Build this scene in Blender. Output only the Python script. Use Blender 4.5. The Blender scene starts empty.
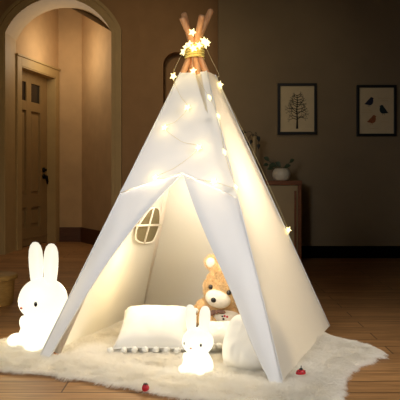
import bpy, bmesh, math, random
import numpy as np
from mathutils import Vector, Matrix, noise
PI = math.pi
rnd = random.Random(7)
C = bpy.context.scene.collection
scene = bpy.context.scene

# ------------------------------------------------------------------ camera
F = 675.0            # focal length in pixels of the 400 px frame
CAMZ = 0.85
cam_d = bpy.data.cameras.new('camera')
cam_d.sensor_width = 36.0
cam_d.lens = F / 400 * 36.0
cam_d.shift_y = -0.05
cam_d.clip_start = 0.05
cam = bpy.data.objects.new('camera', cam_d)
cam.location = (0, 0, CAMZ)
cam.rotation_euler = (PI / 2, 0, 0)
C.objects.link(cam)
scene.camera = cam

def at(px, py, Y):
    """measured point of the photograph at distance Y -> world"""
    return Vector(((px - 200) / F * Y, Y, CAMZ + (180 - py) / F * Y))

# ------------------------------------------------------------------ materials
def mat(name):
    m = bpy.data.materials.new(name)
    m.use_nodes = True
    nt = m.node_tree
    return m, nt, nt.nodes['Principled BSDF']

def srgb(r, g, b):
    f = lambda c: (c / 255 / 12.92) if c / 255 <= 0.04045 else ((c / 255 + 0.055) / 1.055) ** 2.4
    return (f(r), f(g), f(b), 1)

def N(nt, t, **kw):
    n = nt.nodes.new(t)
    for k, v in kw.items():
        setattr(n, k, v)
    return n

def plain(name, col, rough=0.6, noise_scale=40, var=0.12, bump=0.0, metallic=0.0, spec=0.5):
    m, nt, b = mat(name)
    tc = N(nt, 'ShaderNodeTexCoord')
    nz = N(nt, 'ShaderNodeTexNoise')
    nz.inputs['Scale'].default_value = noise_scale
    nz.inputs['Detail'].default_value = 5
    nt.links.new(tc.outputs['Object'], nz.inputs['Vector'])
    r = N(nt, 'ShaderNodeValToRGB')
    lo = [c * (1 - var) for c in col[:3]] + [1]
    hi = [min(1, c * (1 + var)) for c in col[:3]] + [1]
    r.color_ramp.elements[0].color = lo
    r.color_ramp.elements[1].color = hi
    r.color_ramp.elements[0].position = 0.3
    r.color_ramp.elements[1].position = 0.7
    nt.links.new(nz.outputs['Fac'], r.inputs['Fac'])
    nt.links.new(r.outputs['Color'], b.inputs['Base Color'])
    b.inputs['Roughness'].default_value = rough
    b.inputs['Metallic'].default_value = metallic
    b.inputs['Specular IOR Level'].default_value = spec
    if bump:
        bp = N(nt, 'ShaderNodeBump')
        bp.inputs['Strength'].default_value = bump
        bp.inputs['Distance'].default_value = 0.01
        nt.links.new(nz.outputs['Fac'], bp.inputs['Height'])
        nt.links.new(bp.outputs['Normal'], b.inputs['Normal'])
    return m

def fabric(name, col, transl=0.35, weave=900, bump=0.15, warm=0.82):
    m, nt, b = mat(name)
    b.inputs['Base Color'].default_value = col
    b.inputs['Roughness'].default_value = 0.9
    b.inputs['Specular IOR Level'].default_value = 0.1
    tc = N(nt, 'ShaderNodeTexCoord')
    w = N(nt, 'ShaderNodeTexNoise')
    w.inputs['Scale'].default_value = weave
    nt.links.new(tc.outputs['Object'], w.inputs['Vector'])
    n2 = N(nt, 'ShaderNodeTexNoise')
    n2.inputs['Scale'].default_value = 7
    n2.inputs['Detail'].default_value = 4
    nt.links.new(tc.outputs['Object'], n2.inputs['Vector'])
    add = N(nt, 'ShaderNodeMath', operation='MULTIPLY_ADD')
    add.inputs[1].default_value = 0.2
    nt.links.new(w.outputs['Fac'], add.inputs[0])
    nt.links.new(n2.outputs['Fac'], add.inputs[2])
    bp = N(nt, 'ShaderNodeBump')
    bp.inputs['Strength'].default_value = bump
    bp.inputs['Distance'].default_value = 0.02
    nt.links.new(add.outputs[0], bp.inputs['Height'])
    nt.links.new(bp.outputs['Normal'], b.inputs['Normal'])
    if transl:
        t = N(nt, 'ShaderNodeBsdfTranslucent')
        t.inputs['Color'].default_value = (col[0], col[1] * (0.6 + 0.4 * warm), col[2] * warm, 1)
        mx = N(nt, 'ShaderNodeMixShader')
        mx.inputs['Fac'].default_value = transl
        nt.links.new(b.outputs[0], mx.inputs[1])
        nt.links.new(t.outputs[0], mx.inputs[2])
        nt.links.new(mx.outputs[0], nt.nodes['Material Output'].inputs['Surface'])
    return m

def wood(name, c1, c2, scale=(1, 1, 12), rough=0.5, spec=0.4):
    m, nt, b = mat(name)
    tc = N(nt, 'ShaderNodeTexCoord')
    mp = N(nt, 'ShaderNodeMapping')
    mp.inputs['Scale'].default_value = scale
    nt.links.new(tc.outputs['Object'], mp.inputs['Vector'])
    nz = N(nt, 'ShaderNodeTexNoise')
    nz.inputs['Scale'].default_value = 8
    nz.inputs['Detail'].default_value = 8
    nz.inputs['Distortion'].default_value = 0.6
    nt.links.new(mp.outputs[0], nz.inputs['Vector'])
    r = N(nt, 'ShaderNodeValToRGB')
    r.color_ramp.elements[0].color = c1
    r.color_ramp.elements[1].color = c2
    r.color_ramp.elements[0].position = 0.3
    r.color_ramp.elements[1].position = 0.72
    nt.links.new(nz.outputs['Fac'], r.inputs['Fac'])
    nt.links.new(r.outputs['Color'], b.inputs['Base Color'])
    b.inputs['Roughness'].default_value = rough
    b.inputs['Specular IOR Level'].default_value = spec
    return m

def floor_mat():
    m, nt, b = mat('floor_planks')
    tc = N(nt, 'ShaderNodeTexCoord')
    br = N(nt, 'ShaderNodeTexBrick')
    br.inputs['Scale'].default_value = 1.0
    br.inputs['Brick Width'].default_value = 1.5
    br.inputs['Row Height'].default_value = 0.15
    br.inputs['Mortar Size'].default_value = 0.003
    br.offset = 0.37
    br.inputs['Color1'].default_value = srgb(180, 136, 88)
    br.inputs['Color2'].default_value = srgb(160, 118, 74)
    br.inputs['Mortar'].default_value = srgb(84, 58, 36)
    nt.links.new(tc.outputs['Object'], br.inputs['Vector'])
    mp = N(nt, 'ShaderNodeMapping')
    mp.inputs['Scale'].default_value = (1.2, 16, 1)
    nt.links.new(tc.outputs['Object'], mp.inputs['Vector'])
    nz = N(nt, 'ShaderNodeTexNoise')
    nz.inputs['Scale'].default_value = 3
    nz.inputs['Detail'].default_value = 9
    nz.inputs['Distortion'].default_value = 0.8
    nt.links.new(mp.outputs[0], nz.inputs['Vector'])
    r = N(nt, 'ShaderNodeValToRGB')
    r.color_ramp.elements[0].color = (0.5, 0.46, 0.42, 1)
    r.color_ramp.elements[1].color = (1.35, 1.3, 1.25, 1)
    r.color_ramp.elements[0].position = 0.3
    r.color_ramp.elements[1].position = 0.72
    nt.links.new(nz.outputs['Fac'], r.inputs['Fac'])
    mx = N(nt, 'ShaderNodeMix', data_type='RGBA', blend_type='MULTIPLY')
    mx.inputs['Factor'].default_value = 0.8
    nt.links.new(br.outputs['Color'], mx.inputs['A'])
    nt.links.new(r.outputs['Color'], mx.inputs['B'])
    nt.links.new(mx.outputs['Result'], b.inputs['Base Color'])
    b.inputs['Roughness'].default_value = 0.5
    b.inputs['Specular IOR Level'].default_value = 0.3
    return m

def glow(name, c_low, c_high, s_low, s_high, z0, z1):
    """self-emitting lamp shell, graded with height as if from a bulb low inside"""
    m, nt, b = mat(name)
    tc = N(nt, 'ShaderNodeTexCoord')
    sp = N(nt, 'ShaderNodeSeparateXYZ')
    nt.links.new(tc.outputs['Object'], sp.inputs[0])
    mr = N(nt, 'ShaderNodeMapRange')
    mr.inputs['From Min'].default_value = z0
    mr.inputs['From Max'].default_value = z1
    nt.links.new(sp.outputs['Z'], mr.inputs['Value'])
    mc = N(nt, 'ShaderNodeMix', data_type='RGBA')
    mc.inputs['A'].default_value = c_low
    mc.inputs['B'].default_value = c_high
    nt.links.new(mr.outputs[0], mc.inputs['Factor'])
    ms = N(nt, 'ShaderNodeMapRange')
    ms.inputs['To Min'].default_value = s_low
    ms.inputs['To Max'].default_value = s_high
    nt.links.new(mr.outputs[0], ms.inputs['Value'])
    b.inputs['Base Color'].default_value = (0.12, 0.12, 0.11, 1)
    b.inputs['Roughness'].default_value = 0.5
    nt.links.new(mc.outputs['Result'], b.inputs['Emission Color'])
    nt.links.new(ms.outputs[0], b.inputs['Emission Strength'])  # bulb's fall-off put into the emission by height
    return m

def emit(name, col, s):
    m, nt, b = mat(name)
    b.inputs['Base Color'].default_value = (0.3, 0.28, 0.2, 1)
    b.inputs['Emission Color'].default_value = col
    b.inputs['Emission Strength'].default_value = s
    return m

M = {}
M['floor'] = floor_mat()
M['wall_left'] = plain('plaster_brown', srgb(156, 122, 84), 0.85, 6, 0.07, 0.1)
M['wall_hall'] = plain('plaster_tan', srgb(192, 160, 118), 0.85, 5, 0.07, 0.08)
M['wall_right'] = plain('plaster_grey', srgb(138, 119, 90), 0.85, 4, 0.05, 0.05)
M['ceiling'] = plain('ceiling_paint', srgb(150, 130, 105), 0.9, 5, 0.04)
M['trim'] = plain('trim_olive', srgb(172, 146, 98), 0.6, 8, 0.05)
M['door'] = plain('door_olive', srgb(146, 120, 78), 0.55, 8, 0.06)
M['dark_trim'] = wood('dark_baseboard', srgb(74, 44, 24), srgb(98, 60, 34), (2, 2, 14), 0.5)
M['black_strip'] = plain('black_wall_strip', srgb(16, 11, 7), 1.0, spec=0.0)
M['canvas'] = fabric('canvas', srgb(240, 239, 238), 0.08)
M['canvas_in'] = fabric('canvas_lamplit', srgb(245, 241, 230), 0.40)  # same white canvas, the lamplight's warmth put into its tint and translucency
M['screen'] = plain('window_screen', srgb(150, 136, 100), 0.9, 200, 0.12)
M['pole'] = wood('pine_pole', srgb(205, 140, 92), srgb(232, 178, 128), (9, 9, 1.2), 0.45)
M['rope'] = plain('tie_cord', srgb(238, 214, 120), 0.8, 300, 0.15)
M['wire'] = plain('fine_wire', srgb(222, 205, 160), 0.5, 100, 0.1)
M['star'] = emit('star_bulb', (1.0, 0.80, 0.36, 1), 2.4)
M['cushion'] = fabric('cushion_cotton', srgb(240, 235, 224), 0.0, 500, 0.2)
M['pom'] = plain('pompom_wool', srgb(244, 240, 228), 0.95, 120, 0.08, 0.6, spec=0.1)
M['rug'] = plain('rug_backing', srgb(240, 232, 216), 0.95, 60, 0.08, spec=0.1)
M['pile'] = fabric('rug_pile', srgb(251, 247, 238), 0.45, 9, 0.0, 1.0)
M['bear'] = plain('bear_plush', srgb(208, 174, 126), 0.95, 35, 0.25, 0.5, spec=0.1)
M['bear_fur'] = plain('bear_fur', srgb(224, 192, 144), 0.9, 25, 0.28, spec=0.1)
M['bear_white'] = plain('bear_white', srgb(226, 217, 200), 0.95, 60, 0.06, 0.3, spec=0.1)
M['black'] = plain('black_gloss', (0.012, 0.009, 0.008, 1), 0.25, 20, 0.1)
M['bow'] = plain('bow_ribbon', srgb(132, 98, 84), 0.7, 90, 0.35)
M['red'] = plain('red_enamel', srgb(190, 26, 40), 0.3, 30, 0.2)
M['green'] = plain('leaf_green', srgb(58, 74, 44), 0.6, 30, 0.25)
M['dkleaf'] = plain('dark_leaf', srgb(38, 40, 30), 0.6, 30, 0.2)
M['ceramic'] = plain('white_ceramic', srgb(232, 220, 192), 0.35, 10, 0.04)
M['soil'] = plain('soil', srgb(40, 30, 22), 0.95, 60, 0.3, 0.5)
M['tanvase'] = plain('tan_vase', srgb(176, 152, 108), 0.5, 15, 0.08)
M['redwood'] = wood('reddish_wood', srgb(122, 72, 40), srgb(150, 92, 54), (1, 1, 10), 0.45)
M['cream'] = plain('cream_lacquer', srgb(178, 152, 108), 0.45, 6, 0.03)
M['frame'] = plain('frame_black', srgb(18, 16, 15), 0.4, 30, 0.1)
M['paper'] = plain('print_paper', srgb(214, 194, 154), 0.9, 14, 0.04)
M['ink'] = plain('print_ink', srgb(22, 20, 18), 0.9, 30, 0.1)
M['navy'] = plain('bird_navy', srgb(34, 38, 58), 0.9, 60, 0.25)
M['teal'] = plain('bird_teal', srgb(30, 46, 50), 0.9, 60, 0.25)
M['rust'] = plain('bird_rust', srgb(150, 84, 46), 0.9, 60, 0.3)
M['scrawl'] = plain('print_orange', srgb(182, 140, 92), 0.9, 60, 0.1)
M['tub'] = wood('tub_wood', srgb(150, 116, 62), srgb(178, 142, 82), (3, 3, 14), 0.55)
M['metal'] = plain('dark_metal', srgb(24, 22, 20), 0.35, 30, 0.1, metallic=0.8)
M['glass'] = plain('dark_glass', (0.006, 0.006, 0.007, 1), 0.1, 5, 0.1)
M['lamp'] = glow('lamp_shell', (1, 0.93, 0.72, 1), (1, 0.94, 0.76, 1), 1.35, 0.93, 0.12, 0.44)
M['lamp_ear'] = glow('lamp_inner_ear', (1, 0.88, 0.70, 1), (1, 0.88, 0.70, 1), 1.1, 0.95, 0.3, 0.5)
M['pinknose'] = plain('lamp_nose', srgb(190, 110, 96), 0.5)

# ------------------------------------------------------------------ object helpers
def link(name, me, m=None, parent=None, smooth=True):
    o = bpy.data.objects.new(name, me)
    C.objects.link(o)
    if m is not None:
        for x in (m if isinstance(m, (list, tuple)) else [m]):
            me.materials.append(x)
    if parent is not None:
        o.parent = parent
    if smooth:
        for p in me.polygons:
            p.use_smooth = True
    return o

def obj(name, bm, m=None, parent=None, smooth=True, sharp=None):
    me = bpy.data.meshes.new(name)
    bmesh.ops.recalc_face_normals(bm, faces=bm.faces[:])
    if sharp is not None:
        for e in bm.edges:
            if len(e.link_faces) == 2 and e.calc_face_angle(0) > math.radians(sharp):
                e.smooth = False
    bm.to_mesh(me)
    bm.free()
    return link(name, me, m, parent, smooth)

def thing(name, label, cat, loc=(0, 0, 0), rotz=0, group=None):
    o = bpy.data.objects.new(name, None)
    o.empty_display_size = 0.1
    C.objects.link(o)
    o.location = loc
    o.rotation_euler = (0, 0, rotz)
    o['label'] = label
    o['category'] = cat
    if group:
        o['group'] = group
    return o

def struct(o):
    o['kind'] = 'structure'
    return o

def dup(root, loc, rotz, label):
    r = root.copy()
    C.objects.link(r)
    r.location = loc
    r.rotation_euler = (0, 0, rotz)
    r['label'] = label
    for ch in list(root.children):
        c = ch.copy()
        C.objects.link(c)
        c.parent = r
        for g in ch.children:
            d = g.copy()
            C.objects.link(d)
            d.parent = c
    return r

def add_box(bm, c, s, bev=0.0, rot=None):
    r = bmesh.ops.create_cube(bm, size=1)
    vs = r['verts']
    for v in vs:
        v.co = Vector((v.co.x * s[0], v.co.y * s[1], v.co.z * s[2]))
    if bev:
        es = list({e for v in vs for e in v.link_edges})
        rb = bmesh.ops.bevel(bm, geom=es, offset=bev, segments=2, affect='EDGES', profile=0.5)
        vs = list({v for f in rb['faces'] for v in f.verts} | {v for v in vs if v.is_valid})
    for v in vs:
        if rot is not None:
            v.co = rot @ v.co
        v.co += Vector(c)
    return vs

def add_ellipsoid(bm, c, r, rot=None, u=28, v=18):
    g = bmesh.ops.create_uvsphere(bm, u_segments=u, v_segments=v, radius=1)
    for w in g['verts']:
        w.co = Vector((w.co.x * r[0], w.co.y * r[1], w.co.z * r[2]))
        if rot is not None:
            w.co = rot @ w.co
        w.co += Vector(c)
    return g['verts']

def add_lathe(bm, prof, seg=40, c=(0, 0, 0), cap=True):
    rings = []
    for r, z in prof:
        rings.append([bm.verts.new((c[0] + r * math.cos(2 * PI * k / seg), c[1] + r * math.sin(2 * PI * k / seg), c[2] + z)) for k in range(seg)])
    for a, b in zip(rings, rings[1:]):
        for k in range(seg):
            bm.faces.new((a[k], a[(k + 1) % seg], b[(k + 1) % seg], b[k]))
    if cap:
        bm.faces.new(rings[0][::-1])
        bm.faces.new(rings[-1])

def add_tube(bm, pts, rads, seg=10, cap=True):
    pts = [Vector(p) for p in pts]
    if not isinstance(rads, (list, tuple)):
        rads = [rads] * len(pts)
    rings = []
    prev = None
    for i, p in enumerate(pts):
        t = (pts[min(i + 1, len(pts) - 1)] - pts[max(i - 1, 0)])
        if t.length < 1e-9:
            t = Vector((0, 0, 1))
        t.normalize()
        if prev is None:
            a = Vector((0, 0, 1)) if abs(t.z) < 0.9 else Vector((1, 0, 0))
            n = t.cross(a).normalized()
        else:
            n = (prev - t * prev.dot(t)).normalized()
        prev = n
        b = t.cross(n)
        rings.append([bm.verts.new(p + (n * math.cos(2 * PI * k / seg) + b * math.sin(2 * PI * k / seg)) * rads[i]) for k in range(seg)])
    for a, b in zip(rings, rings[1:]):
        for k in range(seg):
            bm.faces.new((a[k], a[(k + 1) % seg], b[(k + 1) % seg], b[k]))
    if cap:
        bm.faces.new(rings[0][::-1])
        bm.faces.new(rings[-1])

def add_prism(bm, poly, axis0, axis1, org, depth_vec):
    """flat polygon in the (axis0, axis1) plane through org, extruded by depth_vec"""
    a0, a1, o, d = Vector(axis0), Vector(axis1), Vector(org), Vector(depth_vec)
    A = [bm.verts.new(o + a0 * p[0] + a1 * p[1]) for p in poly]
    B = [bm.verts.new(v.co + d) for v in A]
    n = len(poly)
    bm.faces.new(A)
    bm.faces.new(B[::-1])
    for k in range(n):
        bm.faces.new((A[k], B[k], B[(k + 1) % n], A[(k + 1) % n]))

def spline(pts, n=8):
    pts = [Vector(p) for p in pts]
    out = []
    for i in range(len(pts) - 1):
        p0 = pts[max(i - 1, 0)]; p1 = pts[i]; p2 = pts[i + 1]; p3 = pts[min(i + 2, len(pts) - 1)]
        for k in range(n):
            t = k / n
            out.append(0.5 * ((2 * p1) + (p2 - p0) * t + (2 * p0 - 5 * p1 + 4 * p2 - p3) * t * t + (3 * p1 - p0 - 3 * p2 + p3) * t ** 3))
    out.append(pts[-1])
    return out

def hair(name, roots, dirs, lens, rad, m, parent, droop=0.5, npt=4):
    """strands as a hair-curves object"""
    n = len(roots)
    hc = bpy.data.hair_curves.new(name)
    hc.add_curves([npt] * n)
    pos = np.zeros((n, npt, 3), dtype=np.float32)
    for k in range(npt):
        t = k / (npt - 1)
        p = roots + dirs * (lens * t)[:, None]
        p[:, 2] -= droop * lens * t * t
        pos[:, k, :] = p
    hc.attributes['position'].data.foreach_set('vector', pos.reshape(-1))
    ra = hc.attributes.get('radius') or hc.attributes.new('radius', 'FLOAT', 'POINT')
    rr = np.tile(np.array([rad * (1 - 0.75 * (k / (npt - 1))) for k in range(npt)], dtype=np.float32), n)
    ra.data.foreach_set('value', rr)
    hc.materials.append(m)
    o = bpy.data.objects.new(name, hc)
    C.objects.link(o)
    o.parent = parent
    return o

# ================================================================== THE SETTING
YL, YR, YN = 7.7, 7.36, 7.62       # arch wall, right wall, niche wall
H = 3.4
# floor
bm = bmesh.new()
bmesh.ops.create_grid(bm, x_segments=1, y_segments=1, size=1)
for v in bm.verts:
    v.co = Vector((v.co.x * 4.5, 4.6 + v.co.y * 5.4, 0))
struct(obj('floor', bm, M['floor'], smooth=False))
# ceiling of the room
bm = bmesh.new()
add_box(bm, (0, 5.3, H + 0.05), (9, 5.2, 0.1))
struct(obj('ceiling', bm, M['ceiling'], smooth=False))

# arched opening (segmental head) in the left part of the back wall
AXL, AXR = -2.219, -1.004
AC = (AXL + AXR) / 2; AHW = (AXR - AXL) / 2
SPR, RISE = 2.53, 0.40
AR = (AHW ** 2 + RISE ** 2) / (2 * RISE)
def arch_pts(off, n=32):
    """path up the left jamb, over the head, down the right, grown by off"""
    R = AR + off
    cz = SPR + RISE - AR
    hw = AHW + off
    a = math.asin(min(1, hw / R))
    zs = cz + R * math.cos(a)
    pts = [(AC - hw, 0.0), (AC - hw, zs)]
    for k in range(1, n):
        t = -a + 2 * a * k / n
        pts.append((AC + R * math.sin(t), cz + R * math.cos(t)))
    pts += [(AC + hw, zs), (AC + hw, 0.0)]
    return pts
bm = bmesh.new()
XE = -0.684
poly = [(-4.2, 0), (-4.2, H), (XE, H), (XE, 0)] + arch_pts(0)[::-1]
add_prism(bm, poly, (1, 0, 0), (0, 0, 1), (0, YL, 0), (0, 0.44, 0))
struct(obj('wall_left', bm, M['wall_left'], smooth=False))
def arch_band(bm, off0, off1, y, d):
    A = arch_pts(off0); B = arch_pts(off1)
    va = [[bm.verts.new((p[0], yy, p[1])) for p in P] for P in (A, B) for yy in (y, y - d)]
    a0, a1, b0, b1 = va
    for k in range(len(A) - 1):
        for p, q in ((a0, a1), (a1, b1), (b1, b0)):
            bm.faces.new((p[k], p[k + 1], q[k + 1], q[k]))
bm = bmesh.new()
arch_band(bm, -0.004, 0.113, YL - 0.001, 0.022)
arch_band(bm, 0.012, 0.038, YL - 0.02, 0.014)
arch_band(bm, 0.075, 0.113, YL - 0.02, 0.03)
struct(obj('trim_1', bm, M['trim'], smooth=False))
# lighter lining inside the opening
bm = bmesh.new()
A = arch_pts(-0.003)
f0 = [bm.verts.new((p[0], YL - 0.005, p[1])) for p in A]
f1 = [bm.verts.new((p[0], YL + 0.445, p[1])) for p in A]
for k in range(len(A) - 1):
    bm.faces.new((f0[k], f0[k + 1], f1[k + 1], f1[k]))
struct(obj('trim_2', bm, M['trim'], smooth=False))

# hallway behind the arch: left wall with the door, back wall, right wall, sloping ceiling
HL0, HL1 = Vector((-2.222, 8.10, 0)), Vector((-1.95, 9.30, 0))
HR1, HR0 = Vector((-1.63, 9.30, 0)), Vector((-0.99, 8.14, 0))
def hall_ceil(x, y):
    return 3.14 - 0.58 * (x + 1.63) + 0.156 * (y - 9.25)
S = (HL1 - HL0); SL = S.length; S.normalize()
NO = Vector((-S.y, S.x, 0))           # into the wall, away from the hallway
def LW(s, z, d=0.0):
    return HL0 + S * s + NO * d + Vector((0, 0, z))
DS0, DS1, DH = 0.13, 1.10, 2.24       # opening along the wall
bm = bmesh.new()
poly = [(-0.15, 0), (-0.15, 3.5), (SL + 0.03, 3.5), (SL + 0.03, 0), (DS1, 0), (DS1, DH), (DS0, DH), (DS0, 0)]
add_prism(bm, poly, S, (0, 0, 1), HL0, NO * 0.18)
struct(obj('wall_hallway_left', bm, M['wall_hall'], smooth=False))
bm = bmesh.new()
add_box(bm, ((HL1.x + HR1.x) / 2, 9.36, 1.8), (HR1.x - HL1.x + 0.5, 0.12, 3.6))
struct(obj('wall_hallway_back', bm, M['wall_hall'], smooth=False))
bm = bmesh.new()
d = (HR0 - HR1)
nrm = Vector((-d.y, d.x, 0)).normalized()
if nrm.x < 0: nrm = -nrm
add_prism(bm, [(0, 0), (0, 3.5), (d.length, 3.5), (d.length, 0)], d.normalized(), (0, 0, 1), HR1, nrm * 0.12)
struct(obj('wall_hallway_right', bm, M['wall_hall'], smooth=False))
bm = bmesh.new()
q = []
for x, y in ((-2.5, 8.145), (-0.9, 8.145), (-0.9, 9.42), (-2.5, 9.42)):
    q.append(bm.verts.new((x, y, hall_ceil(x, y))))
t = [bm.verts.new(v.co + Vector((0, 0, 0.06))) for v in q]
bm.faces.new(q); bm.faces.new(t[::-1])
for k in range(4):
    bm.faces.new((q[k], t[k], t[(k + 1) % 4], q[(k + 1) % 4]))
struct(obj('ceiling_hallway', bm, M['ceiling'], smooth=False))
bm = bmesh.new()
add_box(bm, ((HL1.x + HR1.x) / 2, 9.285, 0.1), (HR1.x - HL1.x, 0.03, 0.2), 0.004)
struct(obj('baseboard_back', bm, M['dark_trim'], smooth=False))
bm = bmesh.new()
add_prism(bm, [(0, 0), (0, 0.2), (d.length, 0.2), (d.length, 0)], d.normalized(), (0, 0, 1), HR1 - nrm * 0.002, -nrm * 0.022)
struct(obj('baseboard_hallway', bm, M['dark_trim'], smooth=False))

# panelled door with two dark top lights, its casing and handle
door = bpy.data.objects.new('door_1', None); C.objects.link(door); struct(door)
def wall_box(bm, s0, s1, z0, z1, d0, d1, bev=0.0):
    vs = add_box(bm, (0, 0, 0), (s1 - s0, d1 - d0, z1 - z0), bev)
    cs, cz, cd = (s0 + s1) / 2, (z0 + z1) / 2, (d0 + d1) / 2
    for v in vs:
        v.co = LW(cs + v.co.x, cz + v.co.z, cd + v.co.y)
bm = bmesh.new()
E0, E1 = DS0, DS1
pan = [(0.27, 0.49), (0.62, 0.88)]
lights = (1.86, 2.10); up = (0.66, 1.74); lo = (0.24, 0.50)
wall_box(bm, E0, pan[0][0], 0.01, DH, 0.10, 0.15)
wall_box(bm, pan[0][1], pan[1][0], 0.01, DH, 0.10, 0.15)
wall_box(bm, pan[1][1], E1, 0.01, DH, 0.10, 0.15)
for z0, z1 in ((0.01, lo[0]), (lo[1], up[0]), (up[1], lights[0]), (lights[1], DH)):
    for a, b in pan:
        wall_box(bm, a, b, z0, z1, 0.101, 0.15)
for a, b in pan:
    for z0, z1 in (lo, up):
        wall_box(bm, a, b, z0, z1, 0.128, 0.15)
        wall_box(bm, a + 0.035, b - 0.035, z0 + 0.04, z1 - 0.04, 0.112, 0.14, 0.008)
wall_box(bm, E0, E1, 0.10, 0.115, 0.092, 0.12)
obj('door_panel', bm, M['door'], door, smooth=False)
for a, b in pan:
    bm = bmesh.new()
    wall_box(bm, a, b, lights[0], lights[1], 0.118, 0.13)
    obj('pane', bm, M['glass'], door, smooth=False)
bm = bmesh.new()
for s0, s1, z0, z1 in ((DS0 - 0.11, DS0, 0, DH + 0.11), (DS1, DS1 + 0.11, 0, DH + 0.11), (DS0, DS1, DH, DH + 0.11)):
    wall_box(bm, s0, s1, z0, z1, -0.025, 0.0, 0.004)
wall_box(bm, DS0 - 0.12, DS1 + 0.12, DH + 0.11, DH + 0.135, -0.04, 0.0, 0.004)
for s0, s1, z0, z1 in ((DS0, DS0 + 0.012, 0, DH), (DS1 - 0.012, DS1, 0, DH), (DS0, DS1, DH - 0.012, DH)):
    wall_box(bm, s0, s1, z0, z1, -0.02, 0.10)
obj('door_casing', bm, M['trim'], door, smooth=False)
bm = bmesh.new()
for z in (0.985, 0.90):
    p = LW(0.97, z, 0.10)
    add_tube(bm, [p, p - NO * 0.02, p - NO * 0.021, p - NO * 0.05], [0.034, 0.034, 0.016, 0.014], 16)
add_tube(bm, [LW(0.97, 0.90, 0.05), LW(0.955, 0.885, 0.048), LW(0.99, 0.83, 0.05), LW(1.0, 0.80, 0.055)], [0.02, 0.022, 0.017, 0.012], 10)
obj('handle', bm, M['metal'], door)

# short wall with the arched niche
NC, NHW, NTOP, NBOT = -0.265, 0.150, 2.29, 1.25
def niche_pts(off, n=20):
    hw = NHW + off
    cz = NTOP - NHW
    pts = [(NC - hw, NBOT - off)]
    for k in range(n + 1):
        t = PI - PI * k / n
        pts.append((NC + hw * math.cos(t), cz + hw * math.sin(t)))
    pts.append((NC + hw, NBOT - off))
    return pts
bm = bmesh.new()
X0, X1 = XE, 0.215
np_ = niche_pts(0)
outer = [(X0, 0), (X0, H), (X1, H), (X1, 0)]
def face(pts, y, xs=1):
    return bm.faces.new([bm.verts.new((p[0], y, p[1])) for p in pts])
k2 = len(np_) // 2
face([(X0, 0), (X0, H), (NC, H)] + [np_[k2]] + np_[:k2][::-1] + [(NC, NBOT), (NC, 0)], YN)
face([(NC, H), (X1, H), (X1, 0), (NC, 0), (NC, NBOT)] + np_[k2:][::-1], YN)
loop = np_
ring0 = [bm.verts.new((p[0], YN, p[1])) for p in loop]
ring1 = [bm.verts.new((p[0], YN + 0.12, p[1])) for p in loop]
n = len(loop)
for k in range(n):
    bm.faces.new((ring0[k], ring0[(k + 1) % n], ring1[(k + 1) % n], ring1[k]))
bm.faces.new(ring1)
face([(X0, 0), (X0, H)], YN) if False else None
for x in (X0,):
    bm.faces.new([bm.verts.new(p) for p in ((x, YN, 0), (x, YN, H), (x, YL + 0.44, H), (x, YL + 0.44, 0))])
me = bpy.data.meshes.new('wall_center'); bm.to_mesh(me); bm.free()
struct(link('wall_center', me, M['wall_left'], None, False))
bm = bmesh.new()
A = niche_pts(0.0); B = niche_pts(0.05)
va = [[bm.verts.new((p[0], yy, p[1])) for p in P] for P in (A, B) for yy in (YN, YN - 0.02)]
n = len(A)
for k in range(n):
    for p, q in ((va[0], va[1]), (va[1], va[3]), (va[3], va[2])):
        bm.faces.new((p[k], p[(k + 1) % n], q[(k + 1) % n], q[k]))
struct(obj('trim_3', bm, M['wall_left'], smooth=False))
# right wall
bm = bmesh.new()
add_box(bm, ((0.2 + 4.2) / 2, YR + 0.3, H / 2), (4.0, 0.6, H))
struct(obj('wall_right', bm, M['wall_right'], smooth=False))
bm = bmesh.new()
add_box(bm, ((0.2 + 4.2) / 2, YR - 0.01, 0.065), (4.0, 0.025, 0.13), 0.004)  # near-black strip along the foot of the right wall
struct(obj('wall_strip_right', bm, M['black_strip'], smooth=False))

# ================================================================== RUG
rug = thing('fur_rug', 'large white shaggy fur rug on the wooden floor under the tent', 'rug')
RP = [(-1.32, 3.02), (-1.05, 2.99), (-0.86, 2.99), (-0.72, 2.95), (-0.60, 2.91), (-0.48, 2.85), (-0.38, 2.80), (-0.25, 2.735), (-0.16, 2.66), (0.0, 2.60),
      (0.2, 2.53), (0.42, 2.50), (0.53, 2.56), (0.55, 2.72), (0.60, 2.86), (0.665, 3.00), (0.76, 3.10), (0.85, 3.22), (0.862, 3.32),
      (0.81, 3.44), (0.72, 3.55), (0.67, 3.66), (0.60, 3.80), (0.40, 3.98), (0.1, 4.08), (-0.3, 4.10), (-0.52, 3.90),
      (-0.62, 3.66), (-0.80, 3.60), (-0.98, 3.54), (-1.1, 3.40), (-1.32, 3.36)]
RPn = np.array(RP)
def in_poly(x, y, P=RPn):
    inside = np.zeros(len(x), bool)
    j = len(P) - 1
    for i in range(len(P)):
        xi, yi = P[i]; xj, yj = P[j]
        c = ((yi > y) != (yj > y)) & (x < (xj - xi) * (y - yi) / (yj - yi + 1e-12) + xi)
        inside ^= c
        j = i
    return inside
bm = bmesh.new()
add_prism(bm, RP, (1, 0, 0), (0, 1, 0), (0, 0, 0.001), (0, 0, 0.016))
obj('backing', bm, M['rug'], rug, smooth=False)
rs = np.random.RandomState(3)
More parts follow.
